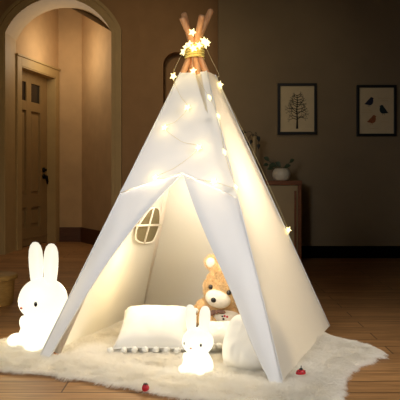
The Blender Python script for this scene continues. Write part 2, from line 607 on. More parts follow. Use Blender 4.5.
def seg_dist(x, y, P=RPn):
    best = np.full(len(x), 9.0); nx = np.zeros(len(x)); ny = np.zeros(len(x))
    for i in range(len(P)):
        a = P[i]; b = P[(i + 1) % len(P)]
        ab = b - a
        t = np.clip(((x - a[0]) * ab[0] + (y - a[1]) * ab[1]) / (ab @ ab), 0, 1)
        dx = a[0] + t * ab[0] - x; dy = a[1] + t * ab[1] - y
        dd = np.hypot(dx, dy)
        k = dd < best
        best[k] = dd[k]; nx[k] = dx[k] / (dd[k] + 1e-6); ny[k] = dy[k] / (dd[k] + 1e-6)
    return best, nx, ny
NS = 330000
x = rs.uniform(-1.34, 0.9, NS); y = rs.uniform(2.46, 4.12, NS)
k = in_poly(x, y); x = x[k]; y = y[k]
dist, ex, ey = seg_dist(x, y)
# tufts: direction field from smooth noise
def field(x, y, sc, seed):
    r = np.random.RandomState(seed); out = np.zeros_like(x)
    for _ in range(10):
        a = r.uniform(0, 2 * PI); f = sc * r.uniform(0.6, 1.8); ph = r.uniform(0, 2 * PI)
        out += np.sin((x * math.cos(a) + y * math.sin(a)) * f + ph)
    return out / 3.2
ux = 0.35 * field(x, y, 22, 1) + 0.30 * field(x, y, 70, 4) + rs.normal(0, 0.22, len(x))
uy = 0.35 * field(x, y, 22, 2) + 0.30 * field(x, y, 70, 5) + rs.normal(0, 0.22, len(x)) - 0.25
w = np.exp(-dist / 0.05)
ux = ux * (1 - 0.5 * w) + ex * 1.5 * w
uy = uy * (1 - 0.5 * w) + ey * 1.5 * w
dirs = np.stack([ux, uy, np.full_like(ux, 0.75) - 0.3 * w], 1)
dirs /= np.linalg.norm(dirs, axis=1)[:, None]
lens = rs.uniform(0.032, 0.052, len(x)) * (1 + 0.2 * field(x, y, 30, 9))
roots = np.stack([x, y, np.full_like(x, 0.014)], 1)
pile = hair('pile', roots, dirs, lens, 0.0010, M['pile'], rug, droop=0.42)
pile['kind'] = 'stuff'

# ================================================================== TEEPEE
ZB = 0.035
P1 = Vector((0.335, 2.745, ZB)); P2 = Vector((-0.743, 3.150, ZB)); P3 = Vector((0.722, 3.765, ZB)); P4 = Vector((-0.356, 4.170, ZB))
CX = (P2 + P3) / 2
ZT = 1.394
def top_of(p, fct=0.12):
    v = CX + (p - CX) * fct
    return Vector((v.x, v.y, ZT))
T1, T2, T3, T4 = (top_of(p) for p in (P1, P2, P3, P4))
tent = thing('teepee_tent', 'tall white canvas teepee play tent with open front and wooden poles, strung with star lights', 'tent', (CX.x, CX.y, 0))
INV = Matrix.Translation(-Vector((CX.x, CX.y, 0)))
def tent_part(name, bm, m, parent=None, smooth=True, sharp=None):
    o = obj(name, bm, m, parent or tent, smooth, sharp)
    if parent is None:
        o.data.transform(INV)
    else:
        o.data.transform(INV)
    return o
AX = Vector((CX.x, CX.y, 0))
def outward(a, b, t):
    n = (b - a).cross(t - a).normalized()
    c = (a + b + t) / 3
    if n.dot(Vector((c.x - CX.x, c.y - CX.y, 0))) < 0:
        n = -n
    return n
n_front = outward(P2, P1, T1); n_right = outward(P1, P3, T1); n_left = outward(P2, P4, T2); n_back = outward(P4, P3, T4)
def wrinkle(p, amp, seed):
    q = Vector((p.x * 5 + seed, p.y * 5, p.z * 2.2))
    return noise.noise(q) * amp + noise.noise(q * 3.1) * amp * 0.35
def ruled(bm, rows, nrm, amp=0.0, seed=0, sag=None):
    """rows: list of lists of points, joined in quads"""
    V = []
    for i, r in enumerate(rows):
        vr = []
        for j, p in enumerate(r):
            u = j / (len(r) - 1)
            p = Vector(p)
            o = wrinkle(p, amp, seed) * math.sin(PI * u) if amp else 0
            if sag:
                o += sag(u, i / (len(rows) - 1))
            vr.append(bm.verts.new(p + nrm * o))
        V.append(vr)
    for a, b in zip(V, V[1:]):
        for j in range(len(a) - 1):
            bm.faces.new((a[j], a[j + 1], b[j + 1], b[j]))
    return V
def lerp(a, b, t): return a + (b - a) * t
def panel(name, A, B, TA, TB, nrm, m, seed, sagv):
    bm = bmesh.new()
    rows = []
    for i in range(41):
        t = i / 40
        a = lerp(TA, A, t); b = lerp(TB, B, t)
        rows.append([lerp(a, b, j / 28) for j in range(29)])
    ruled(bm, rows, nrm, 0.008, seed, lambda u, v: -sagv * math.sin(PI * u) * math.sin(PI * min(1, v * 0.9 + 0.05)))
    return tent_part(name, bm, m)
left_panel = panel('side_panel', P2, P4, T2, T4, n_left, M['canvas_in'], 3, 0.012)
back_panel = panel('back_panel', P4, P3, T4, T3, n_back, M['canvas_in'], 9, 0.012)
right_panel = panel('side_panel', P1, P3, T1, T3, n_right, M['canvas_in'], 5, 0.012)
right_panel['label'] = 'white canvas side panel tinted warm as by lamplight'

def on_plane(px, py, p0, nrm, off=0.0):
    d = Vector(((px - 200) / F, 1, (180 - py) / F))
    o = Vector((0, 0, CAMZ))
    t = (Vector(p0) + nrm * off - o).dot(nrm) / d.dot(nrm)
    return o + d * t
# front: upper panel down to the two creases, then two tied-back flaps
OA = on_plane(182.5, 173, P1, n_front)              # head of the opening
def on_pole(T, P, z):
    return lerp(T, P, (T.z - z) / (T.z - P.z))
CL = on_pole(T2, P2, 0.785); CR = on_pole(T1, P1, 0.765)   # crease ends on the front poles
bm = bmesh.new()
rows = []
for i in range(31):
    t = i / 30
    a = lerp(T2, CL, t); b = lerp(T1, CR, t)
    mid = lerp((T1 + T2) / 2, OA, t)
    r = []
    for j in range(41):
        u = j / 40
        r.append(lerp(a, mid, u * 2) if u <= 0.5 else lerp(mid, b, u * 2 - 1))
    rows.append(r)
ruled(bm, rows, n_front, 0.004, 1, lambda u, v: 0.012 * max(0, v - 0.8) / 0.2 - 0.006 * math.sin(PI * u) * (1 - v))
front = tent_part('front_panel', bm, M['canvas'])
inner_l = [OA] + [on_plane(px, py, P1, n_front) for px, py in ((150, 210), (122, 247), (97, 283), (70, 325), (47, 361))]
inner_r = [OA] + [on_plane(px, py, P1, n_front) for px, py in ((196, 210), (211, 245), (233, 294), (255, 350), (272, 386))]
FL = P2 + (P2 - T2) * 0.022; FR = P1 + (P1 - T1) * 0.022
def flap(inner, top, foot, seed, side):
    bm = bmesh.new()
    inn = spline(inner, 8)
    rows = []
    nn = len(inn) - 1
    for i, p in enumerate(inn):
        t = i / nn
        o = lerp(top, foot, t)
        rows.append([lerp(o, p, j / 14) for j in range(15)])
    def bulge(u, v):
        s = math.sin(PI * min(1, v * 1.02))
        return 0.022 * s * math.sin(PI * u) + 0.03 * s * u ** 3 * (1 if side < 0 else 0.6)
    ruled(bm, rows, n_front, 0.010, seed, bulge)
    # turned-back hem along the free edge
    rows2 = []
    for i, p in enumerate(inn):
        t = i / nn
        o = lerp(top, foot, t)
        dv = (o - p); L = dv.length
        s = math.sin(PI * min(1, t * 1.02))
        e = 0.03 * s * (1 if side < 0 else 0.6)
        w = min(0.05, L * 0.5)
        dv = dv / (L + 1e-6)
        rows2.append([p + n_front * e, p + n_front * (e - 0.006) - dv * 0.004, p + n_front * (e - 0.014) + dv * w])
    ruled(bm, rows2, n_front)
    return tent_part('door_flap', bm, M['canvas'])
flap(inner_l, CL, FL, 11, -1)
flap(inner_r, CR, FR, 17, 1)

# piping along the four pole sleeves and the wooden poles
XC = at(194.5, 49, 3.455)
poles = []
offs = {0: (0.016, 0.0), 1: (0, -0.017), 2: (-0.016, 0.0), 3: (0, 0.017)}
ends = {0: 1.725, 1: 1.735, 2: 1.672, 3: 1.675}
for i, (P, T) in enumerate(((P1, T1), (P2, T2), (P3, T3), (P4, T4))):
    foot = P + (CX - P).normalized() * (0.065 if i != 3 else -0.03)   # the rear pole runs in a sleeve outside the canvas
    foot.z = 0.02
    dv = XC - foot
    # each pole leans past the others at the knot
    perp = {0: Vector((-0.6, 0.35, 0)), 1: Vector((-0.39, 0.92, 0)), 2: Vector((0.39, -0.92, 0)), 3: Vector((0.25, -0.3, 0))}[i] * 0.0155
    thru = XC + perp
    dv = thru - foot
    tip = foot + dv * ((ends[i] - foot.z) / dv.z)
    bm = bmesh.new()
    dn = dv.normalized()
    add_tube(bm, [foot, foot + dn * 0.01, lerp(foot, tip, 0.5), tip - dn * 0.012, tip - dn * 0.004, tip], [0.012, 0.0145, 0.0155, 0.0165, 0.0155, 0.012], 16)
    tent_part('pole', bm, M['pole'], None, True, 50)
    poles.append((foot, tip))
    if True:
        bm = bmesh.new()
        add_tube(bm, [foot + dn * 0.02, lerp(foot, foot + dv * ((ZT - foot.z) / dv.z), 0.5), foot + dv * ((ZT - 0.02 - foot.z) / dv.z)], 0.020, 14)
        tent_part('pole_sleeve', bm, M['canvas_in'])
# cord lashing round the crossing
bm = bmesh.new()
pts = []
for k in range(16 * 5 + 1):
    a = 2 * PI * k / 16
    z = XC.z - 0.05 + 0.006 * k / 16 * 2.2
    pts.append(Vector((XC.x + 0.046 * math.cos(a), XC.y + 0.044 * math.sin(a), z)))
add_tube(bm, pts, 0.0065, 8)
tent_part('tie_cord', bm, M['rope'])
# hem seam cords at the pole edges of the canvas
for (P, T, nn) in ((P1, T1, (n_front + n_right).normalized()), (P2, T2, (n_front + n_left).normalized()), (P3, T3, (n_right + n_back).normalized())):
    bm = bmesh.new()
    add_tube(bm, [T + nn * 0.001, lerp(T, P, 0.5) + nn * 0.001, P + nn * 0.001], 0.004, 8)
    tent_part('seam', bm, M['canvas'])

# screened window in the left panel
WP = [(149.5, 209.5), (152.7, 207.7), (157.0, 207.6), (159.4, 210.5), (159.9, 221), (158.6, 228), (153.6, 240), (149, 242.6), (143, 243), (138, 241), (135.6, 237.6), (136.6, 229), (141, 221.5), (145.5, 214.8)]
bm = bmesh.new()
inn = -n_left
vs = [bm.verts.new(on_plane(x, y, P2, n_left, -0.024)) for x, y in WP]
f = bm.faces.new(vs)
bmesh.ops.solidify(bm, geom=[f], thickness=0.002)
win = tent_part('window', bm, M['screen'], left_panel, False)
def strip(bm, a, b, w):
    pa = on_plane(*a, P2, n_left, -0.030); pb = on_plane(*b, P2, n_left, -0.030)
    add_tube(bm, [pa, pb], w, 8)
bm = bmesh.new()
strip(bm, (154.2, 207), (144.2, 243.5), 0.0055)
strip(bm, (136.3, 225.5), (160.3, 225.0), 0.006)
wp = [on_plane(x, y, P2, n_left, -0.026) for x, y in WP]
wp.append(wp[0])
add_tube(bm, spline(wp, 4), 0.005, 6)
o = tent_part('window_frame', bm, M['canvas_in'], left_panel)

# ================================================================== STRING OF STAR LIGHTS
lights = thing('string_light', 'warm string of star shaped fairy lights wound round the tent top and canvas', 'string lights', (XC.x, XC.y, XC.z))
LINV = Matrix.Translation(-XC)
def star_mesh():
    bm = bmesh.new()
    R, r = 0.021, 0.0105
    ring = [bm.verts.new(((R if k % 2 == 0 else r) * math.sin(PI * k / 5), 0, (R if k % 2 == 0 else r) * math.cos(PI * k / 5))) for k in range(10)]
    f = bm.verts.new((0, -0.010, 0)); b = bm.verts.new((0, 0.010, 0))
    for k in range(10):
        bm.faces.new((ring[k], ring[(k + 1) % 10], f))
        bm.faces.new((ring[(k + 1) % 10], ring[k], b))
    bmesh.ops.recalc_face_normals(bm, faces=bm.faces[:])
    me = bpy.data.meshes.new('star_bulb'); bm.to_mesh(me); bm.free()
    me.materials.append(M['star'])
    return me
STAR = star_mesh()
def star(p, nrm, s=1.0, power=0.0):
    o = bpy.data.objects.new('star_bulb', STAR)
    C.objects.link(o)
    o.parent = lights
    o.location = p - XC
    q = Vector((0, -1, 0)).rotation_difference(nrm)
    o.rotation_mode = 'QUATERNION'
    from mathutils import Quaternion
    o.rotation_quaternion = q @ Quaternion((0, 1, 0), rnd.uniform(0, 1.2))
    o.scale = (s, s, s)
    if power:
        L = bpy.data.lights.new('star_glow', 'POINT')
        L.color = (1.0, 0.72, 0.25); L.energy = power * 1.3; L.shadow_soft_size = 0.012
        lo = bpy.data.objects.new('star_glow', L)
        C.objects.link(lo)
        lo.location = p + nrm * 0.022
FS = [(187.5, 107.5), (164.5, 127.5), (198.5, 147.5), (155.5, 177.5), (213.5, 181.5)]
RS = [(209.5, 97.5), (218.5, 116), (224.5, 152), (236, 187)]
pf = [on_plane(x, y, P1, n_front, 0.016) for x, y in FS]
pr = [on_plane(x, y, P1, n_right, 0.014) for x, y in RS]
for p in pf: star(p, n_front, 1.0, 0.06)
for p in pr: star(p, n_right, 0.9, 0.05)
e1 = T2 + (n_front + n_left) * 0.02 + Vector((-0.012, -0.01, -0.035)); star(e1, Vector((-0.5, -0.85, 0)).normalized(), 1.1, 0.05)
e2 = (T1 * 0.55 + T2 * 0.45) + n_front * 0.02 + Vector((0, 0, -0.004)); star(e2, n_front, 1.0, 0.05)
e3 = T3 + (n_right + n_back) * 0.012 + Vector((0.012, -0.01, -0.06)); star(e3, Vector((0.5, -0.85, 0)).normalized(), 1.1, 0.04)
e4 = lerp(T3, P3, 0.605) + (n_right + n_back).normalized() * 0.016; star(e4, Vector((0.4, -0.9, 0)).normalized(), 1.0, 0.05)
ringp = []
for k in range(13):
    a = 2 * PI * k / 13 + 0.2
    rr = 0.056 + 0.008 * math.sin(k * 2.3)
    p = Vector((XC.x + rr * math.cos(a) + 0.006, XC.y + rr * math.sin(a) * 0.9, XC.z + 0.002 + 0.016 * math.sin(k * 1.7 + 1) + (0.02 if math.cos(a) > 0 else 0)))
    ringp.append(p)
    star(p, Vector((math.cos(a) * 0.6, -0.9 if math.sin(a) < 0.3 else 0.9, 0.2)).normalized(), 1.15)
pt = Vector((XC.x - 0.01, XC.y - 0.05, XC.z + 0.075)); star(pt, Vector((0, -1, 0)), 1.1)
L = bpy.data.lights.new('star_glow', 'POINT'); L.color = (1, 0.75, 0.33); L.energy = 0.35; L.shadow_soft_size = 0.05
lo = bpy.data.objects.new('star_glow', L); C.objects.link(lo); lo.location = (XC.x, XC.y - 0.12, XC.z + 0.0)
bm = bmesh.new()
dn = Vector((0, 0, -1))
add_tube(bm, spline(ringp + [ringp[0] + Vector((0, 0, 0.02)), pt, ringp[9]], 5), 0.0008, 5)
def sagmid(a, b, n, s=0.02): return (a + b) / 2 + Vector((0, 0, -s)) + n * 0.003
chain = [ringp[8], (ringp[8] + e1) / 2 + Vector((-0.012, -0.01, 0)), e1, sagmid(e1, pf[0], n_front), pf[0], sagmid(pf[0], pf[1], n_front), pf[1],
         sagmid(pf[1], pf[2], n_front), pf[2], sagmid(pf[2], pf[3], n_front), pf[3], sagmid(pf[3], pf[4], n_front, 0.0) + n_front * 0.02, pf[4]]
add_tube(bm, spline(chain, 6), 0.0008, 5)
corner = on_pole(T1, P1, 0.80) + (n_front + n_right).normalized() * 0.02
chain = [pf[4], corner, pr[3], sagmid(pr[3], pr[2], n_right), pr[2], sagmid(pr[2], pr[1], n_right), pr[1], pr[0], e2, ringp[9]]
add_tube(bm, spline(chain, 6), 0.0008, 5)
chain = [ringp[1], ringp[1] + Vector((0.03, 0, -0.07)), e3 + Vector((-0.005, 0, 0.05)), e3, sagmid(e3, e4, n_right, 0) + (n_right + n_back) * 0.004, e4]
add_tube(bm, spline(chain, 6), 0.0008, 5)
o = obj('wire', bm, M['wire'], lights)
o.data.transform(LINV)

# ================================================================== RABBIT LAMPS
def rabbit(loc, rotz, label):
    t = thing('rabbit_lamp', label, 'lamp', loc, rotz, 'glowing rabbit night lights')
    bm = bmesh.new()
    add_lathe(bm, [(0.0, 0.0), (0.095, 0.0), (0.118, 0.008), (0.126, 0.03), (0.122, 0.06), (0.108, 0.095), (0.092, 0.125), (0.078, 0.150), (0.066, 0.170), (0.0, 0.19)], 40, cap=False)
    bmesh.ops.remove_doubles(bm, verts=bm.verts[:], dist=1e-5)
    obj('body', bm, M['lamp'], t)
    bm = bmesh.new()
    add_ellipsoid(bm, (0, 0, 0.228), (0.126, 0.118, 0.110), u=40, v=26)
    for v in bm.verts:                     # soft cheeks and muzzle
        if v.co.y < 0:
            k = math.exp(-((v.co.x / 0.06) ** 2 + ((v.co.z - 0.205) / 0.045) ** 2))
            v.co.y -= 0.012 * k
    obj('head', bm, M['lamp'], t)
    for s in (-1, 1):
        bm = bmesh.new()
        prof = [(0.034, 0.295), (0.041, 0.34), (0.046, 0.40), (0.047, 0.45), (0.043, 0.49), (0.033, 0.518), (0.018, 0.534), (0.0, 0.538)]
        add_lathe(bm, prof, 24, cap=False)
        bmesh.ops.remove_doubles(bm, verts=bm.verts[:], dist=1e-5)
        for v in bm.verts:
            h = (v.co.z - 0.295) / 0.243
            v.co.z = 0.295 + (v.co.z - 0.295) * 0.90
            v.co.y *= 0.62
            v.co.x += s * (0.054 + 0.012 * h)
        ear = obj('ear', bm, M['lamp'], t)
        bm = bmesh.new()
        add_ellipsoid(bm, (s * 0.063, -0.0215, 0.41), (0.020, 0.006, 0.078), u=16, v=12)
        obj('inner_ear', bm, M['lamp_ear'], ear)
        bm = bmesh.new()
        a = s * math.radians(34)
        y0 = -0.118 * math.cos(a); x0 = 0.126 * math.sin(a)
        add_ellipsoid(bm, (x0 * 0.985, y0 * 0.985, 0.226), (0.0095, 0.007, 0.0135), Matrix.Rotation(a, 3, 'Z'), 16, 12)
        obj('eye', bm, M['black'], t)
        bm = bmesh.new()
        add_ellipsoid(bm, (s * 0.068, -0.108, 0.034), (0.042, 0.052, 0.034), u=24, v=16)
        obj('foot', bm, M['lamp'], t)
        bm = bmesh.new()
        add_ellipsoid(bm, (s * 0.080, -0.045, 0.100), (0.024, 0.034, 0.050), Matrix.Rotation(0.5, 3, 'X'), 20, 14)
        obj('paw', bm, M['lamp'], t)
    bm = bmesh.new()
    add_ellipsoid(bm, (0, -0.131, 0.203), (0.0085, 0.006, 0.006), u=14, v=10)
    obj('nose', bm, M['pinknose'], t)
    bm = bmesh.new()
    add_ellipsoid(bm, (0, 0.132, 0.055), (0.034, 0.03, 0.034), u=20, v=14)
    obj('tail', bm, M['lamp'], t)
    return t
big = rabbit((-0.787, 3.39, 0.022), math.radians(-40), 'tall glowing white rabbit lamp standing outside the tent by its left flap')
small = dup(big, (-0.010, 2.93, 0.024), math.radians(-24), 'small glowing white rabbit lamp on the rug in the tent doorway, before the cushions')
small.scale = (0.55, 0.55, 0.55)
for (p, e, r) in (((-0.86, 3.20, 0.40), 1.6, 0.08), ((-0.04, 2.78, 0.20), 0.45, 0.05), ((-0.98, 3.46, 0.20), 1.2, 0.06), ((-0.64, 3.62, 0.34), 2.6, 0.05)):
    L = bpy.data.lights.new('lamp_glow', 'POINT'); L.color = (1, 0.80, 0.45); L.energy = e; L.shadow_soft_size = r
    lo = bpy.data.objects.new('lamp_glow', L); C.objects.link(lo); lo.location = p

# ================================================================== CUSHIONS
def squircle(u, v, rd):
    return u * (1 - rd * 0.5 * v * v), v * (1 - rd * 0.5 * u * u)
def cushion_mesh(sx, sy, th, seed, rd=0.0):
    bm = bmesh.new()
    n = 28
    top = {}; bot = {}
    for i in range(n + 1):
        for j in range(n + 1):
            u = -1 + 2 * i / n; v = -1 + 2 * j / n
            # sides pull in between the corners
            px = u * (1 - 0.07 * (1 - v * v)); py = v * (1 - 0.07 * (1 - u * u))
            px, py = squircle(px, py, rd)
            k = ((1 - u ** 4) * (1 - v ** 4))
            k = max(0, k) ** 0.45
            z = th / 2 * k
            q = Vector((px * 3 + seed, py * 3, seed))
            z *= 1 + 0.13 * noise.noise(q)
            wv = noise.noise(Vector((px * 9 + seed, py * 2.5, 1))) * 0.004 * k
            a = bm.verts.new((px * sx / 2, py * sy / 2, z + wv)); top[i, j] = a
            bot[i, j] = a if (i in (0, n) or j in (0, n)) else bm.verts.new((px * sx / 2, py * sy / 2, -z))
    for i in range(n):
        for j in range(n):
            bm.faces.new((top[i, j], top[i + 1, j], top[i + 1, j + 1], top[i, j + 1]))
            q = (bot[i, j], bot[i, j + 1], bot[i + 1, j + 1], bot[i + 1, j])
            if len(set(q)) == 4:
                try: bm.faces.new(q)
                except ValueError: pass
    return bm
POM = None
def pompom_mesh():
    bm = bmesh.new()
    bmesh.ops.create_icosphere(bm, subdivisions=3, radius=0.0155)
    for v in bm.verts:
        v.co *= 1 + 0.22 * noise.noise(v.co * 420)
    me = bpy.data.meshes.new('pompom'); bm.to_mesh(me); bm.free()
    me.materials.append(M['pom'])
    for p in me.polygons: p.use_smooth = True
    return me
POM = pompom_mesh()
def cushion(label, loc, rot, sx, sy, th, seed, poms=(), rd=0.0, group='white cushions in the tent'):
    t = thing('cushion', label, 'cushion', loc, 0, group)
    t.rotation_euler = rot
    obj('cover', cushion_mesh(sx, sy, th, seed, rd), M['cushion'], t)
    bm = bmesh.new()
    pts = []
    for s in ((-1, -1, 1, -1), (1, -1, 1, 1), (1, 1, -1, 1), (-1, 1, -1, -1)):
        for k in range(12):
            q = k / 12
            u = s[0] + (s[2] - s[0]) * q; v = s[1] + (s[3] - s[1]) * q
            qx, qy = squircle(u * (1 - 0.07 * (1 - v * v)), v * (1 - 0.07 * (1 - u * u)), rd)
            pts.append(Vector((qx * sx / 2, qy * sy / 2, 0)))
    pts.append(pts[0])
    add_tube(bm, pts, 0.004, 8)
    obj('piping', bm, M['cushion'], t)
    for (u, v) in poms:
        o = bpy.data.objects.new('pompom', POM); C.objects.link(o); o.parent = t
        px = u * (1 - 0.07 * (1 - v * v)) * sx / 2; py = v * (1 - 0.07 * (1 - u * u)) * sy / 2
        ox = 0.012 * (u if abs(u) == 1 else 0); oy = 0.012 * (v if abs(v) == 1 else 0)
        o.location = (px + ox, py + oy, -0.004)
        o.rotation_euler = (rnd.random() * 6, rnd.random() * 6, rnd.random() * 6)
    return t
edge = [(-1 + 2 * k / 7, -1) for k in range(8)] + [(1, -0.70 + 1.7 * k / 6) for k in range(7)]
cushion('white cushion with pompom edge lying tilted inside the tent, left of the small rabbit lamp', (-0.225, 3.39, 0.102), (math.radians(17), 0, math.radians(-3)), 0.36, 0.38, 0.15, 1.3, edge)
cushion('white pompom cushion lying flat in front of the teddy bear, behind the small rabbit lamp', (0.098, 3.32, 0.082), (math.radians(5), 0, math.radians(4)), 0.22, 0.26, 0.11, 4.1, edge)
cushion('plump white cushion leaning on its edge behind the right door flap of the tent', (0.222, 2.985, 0.128), (math.radians(62), math.radians(4), math.radians(-28)), 0.25, 0.27, 0.17, 7.7, (), 0.45)

# ================================================================== TEDDY BEAR
BS = 1.0
bear = thing('teddy_bear', 'shaggy golden brown teddy bear with white muzzle and belly sitting inside the tent', 'teddy bear', (0.128, 3.70, 0.022), math.radians(-6))
HC = Vector((0.012, -0.03, 0.235)); HR = Matrix.Rotation(math.radians(13), 3, 'Y') @ Matrix.Rotation(math.radians(-16), 3, 'Z')
def HP(x, y, z): return HC + HR @ Vector((x, y, z))
bm = bmesh.new()
add_ellipsoid(bm, (0.015, 0, 0.105), (0.105, 0.09, 0.115))
add_ellipsoid(bm, HC, (0.116, 0.098, 0.108), HR)
add_ellipsoid(bm, HC + HR @ Vector((0, 0, 0.045)), (0.100, 0.088, 0.105), HR)
for s in (-1, 1):
    add_ellipsoid(bm, HP(s * 0.108, 0.0, 0.120), (0.040, 0.022, 0.042), HR)
    add_tube(bm, [(0.015 + s * 0.075, 0, 0.17), (0.015 + s * 0.125, -0.03, 0.13), (0.015 + s * 0.145, -0.07, 0.085), (0.015 + s * 0.138, -0.095, 0.06)], [0.036, 0.042, 0.04, 0.03], 16)
    add_ellipsoid(bm, (0.015 + s * 0.139, -0.095, 0.062), (0.036, 0.036, 0.036))
    add_tube(bm, [(0.015 + s * 0.055, -0.03, 0.05), (0.015 + s * 0.10, -0.11, 0.048), (0.015 + s * 0.115, -0.165, 0.05)], [0.05, 0.05, 0.044], 16)
    add_ellipsoid(bm, (0.015 + s * 0.117, -0.165, 0.055), (0.046, 0.032, 0.054))
me = bpy.data.meshes.new('body'); bm.to_mesh(me); bm.free()
tmp = bpy.data.objects.new('body', me); C.objects.link(tmp)
md = tmp.modifiers.new('r', 'REMESH'); md.mode = 'VOXEL'; md.voxel_size = 0.006
md2 = tmp.modifiers.new('s', 'SMOOTH'); md2.iterations = 6; md2.factor = 0.5
dg = bpy.context.evaluated_depsgraph_get()
me2 = bpy.data.meshes.new_from_object(tmp.evaluated_get(dg))
bpy.data.objects.remove(tmp); bpy.data.meshes.remove(me)
me2.name = 'body'
body = link('body', me2, M['bear'], bear)
def blob(name, c, r, rot, m, parent, **kw):
    bm = bmesh.new(); add_ellipsoid(bm, c, r, rot, **kw); return obj(name, bm, m, parent)
muz = blob('muzzle', HP(-0.002, -0.078, -0.046), (0.071, 0.052, 0.050), HR, M['bear_white'], bear)
blob('nose', HP(-0.008, -0.128, -0.050), (0.0155, 0.010, 0.0135), HR, M['black'], muz, u=16, v=12)
for s in (-1, 1):
    blob('eye', HP(s * 0.053, -0.088, 0.004), (0.0135, 0.011, 0.0135), HR, M['black'], bear, u=16, v=12)
    blob('inner_ear', HP(s * 0.110, -0.018, 0.120), (0.026, 0.010, 0.028), HR, M['bear_white'], bear, u=18, v=12)
blob('belly_patch', (0.020, -0.048, 0.088), (0.082, 0.060, 0.056), Matrix.Rotation(0.15, 3, 'Y'), M['bear_white'], bear)
# cherry print on the belly and ribbon at the neck
bm = bmesh.new()
for (x, z) in ((0.014, 0.116), (0.028, 0.112)):
    add_ellipsoid(bm, (x, -0.106, z - 0.012), (0.006, 0.004, 0.006), u=12, v=8)
o = obj('cherry', bm, M['red'], bear)
bm = bmesh.new()
add_ellipsoid(bm, (0.008, -0.108, 0.088), (0.006, 0.004, 0.0055), u=12, v=8)
add_ellipsoid(bm, (0.002, -0.106, 0.102), (0.006, 0.003, 0.004), u=12, v=8)
obj('embroidery', bm, M['black'], bear)
bm = bmesh.new()
add_ellipsoid(bm, (-0.052, -0.098, 0.118), (0.024, 0.009, 0.014), Matrix.Rotation(-0.5, 3, 'Y'), 14, 10)
add_ellipsoid(bm, (-0.006, -0.104, 0.126), (0.026, 0.009, 0.011), Matrix.Rotation(0.15, 3, 'Y'), 14, 10)
add_ellipsoid(bm, (-0.030, -0.106, 0.122), (0.008, 0.008, 0.009), None, 12, 8)
obj('ribbon_bow', bm, M['bow'], bear)
# short plush fur on the body surface
dv = np.array([p.co[:] for p in me2.vertices]); dnm = np.array([p.normal[:] for p in me2.vertices])
idx = rs.randint(0, len(dv), 26000)
r0 = dv[idx] + rs.normal(0, 0.002, (len(idx), 3)); nm = dnm[idx]
keep = np.ones(len(idx), bool)
def clear(c, r):
    global keep
    dd = (r0 - np.array(c[:])) / np.array(r)
    keep &= (dd ** 2).sum(1) > 1
clear(HP(-0.002, -0.080, -0.046), (0.082, 0.078, 0.059))
for s in (-1, 1):
    clear(HP(s * 0.053, -0.088, 0.004), (0.018, 0.02, 0.018))
    clear(HP(s * 0.110, -0.018, 0.120), (0.027, 0.02, 0.028))
clear((0.020, -0.078, 0.088), (0.088, 0.05, 0.062))
r0 = r0[keep]; nm = nm[keep]
dd = nm * 0.8 + rs.normal(0, 0.35, nm.shape) + np.stack([0.6 * np.sin(r0[:, 2] * 110 + r0[:, 0] * 60), np.zeros(len(r0)), 0.5 * np.sin(r0[:, 0] * 120)], 1)
dd /= np.linalg.norm(dd, axis=1)[:, None]
fur = hair('fur', r0.astype(np.float32), dd.astype(np.float32), rs.uniform(0.008, 0.017, len(r0)), 0.0009, M['bear_fur'], bear, droop=0.3, npt=3)
fur['kind'] = 'stuff'

# ================================================================== SMALL RED THINGS
lady = thing('ladybug_toy', 'tiny red and black ladybug toy on the rug beside the front tent pole', 'toy', at(300, 386, 2.80) * 1.0, math.radians(20))
lady.location = (0.418, 2.80, 0.046)
bm = bmesh.new()
g = add_ellipsoid(bm, (0, 0, 0.004), (0.022, 0.017, 0.016), u=24, v=16)
for v in bm.verts: v.co.z = max(v.co.z, 0.0)
obj('shell', bm, M['red'], lady)
bm = bmesh.new()
add_ellipsoid(bm, (0, -0.002, 0.018), (0.009, 0.008, 0.007), u=16, v=12)
add_tube(bm, [(0, -0.002, 0.02), (0.001, -0.002, 0.034)], 0.002, 6)
obj('head', bm, M['black'], lady)
bm = bmesh.new()
for x_, y_, z_ in ((-0.010, -0.010, 0.0125), (0.009, -0.013, 0.010), (-0.001, -0.0155, 0.008), (0.016, -0.006, 0.0125), (-0.017, -0.004, 0.0115)):
    add_ellipsoid(bm, (x_, y_, z_), (0.003, 0.003, 0.003), u=8, v=6)
obj('spots', bm, M['black'], lady)
berry = thing('red_berry', 'small round dark red berry at the front edge of the fur rug', 'decoration', (-0.216, 2.672, 0.012))
bm = bmesh.new()
add_ellipsoid(bm, (0, 0, 0.015), (0.0145, 0.0145, 0.0155), u=20, v=14)
for v in bm.verts: v.co.x *= 1 + 0.10 * math.cos(5 * math.atan2(v.co.y, v.co.x)) * 0.6
obj('fruit', bm, M['red'], berry)
bm = bmesh.new()
for k in range(5):
    a = 2 * PI * k / 5
    add_tube(bm, [(0, 0, 0.030), (0.006 * math.cos(a), 0.006 * math.sin(a), 0.031), (0.011 * math.cos(a), 0.011 * math.sin(a), 0.027)], [0.002, 0.003, 0.0008], 6)
obj('calyx', bm, M['dkleaf'], berry)

# ================================================================== WOODEN TUB at the left edge
tub = thing('wooden_tub', 'low round tan tub with projecting rim on the floor behind the tall rabbit lamp', 'tub', (-1.435, 4.62, 0))
bm = bmesh.new()
add_lathe(bm, [(0.0, 0.0), (0.145, 0.0), (0.15, 0.01), (0.158, 0.09), (0.162, 0.17), (0.0, 0.17)], 48, cap=False)
bmesh.ops.remove_doubles(bm, verts=bm.verts[:], dist=1e-5)
obj('bowl', bm, M['tub'], tub, sharp=40)
bm = bmesh.new()
add_lathe(bm, [(0.0, 0.168), (0.165, 0.168), (0.180, 0.174), (0.184, 0.188), (0.180, 0.202), (0.168, 0.208), (0.0, 0.212)], 48, cap=False)
bmesh.ops.remove_doubles(bm, verts=bm.verts[:], dist=1e-5)
obj('rim', bm, M['tub'], tub, sharp=50)

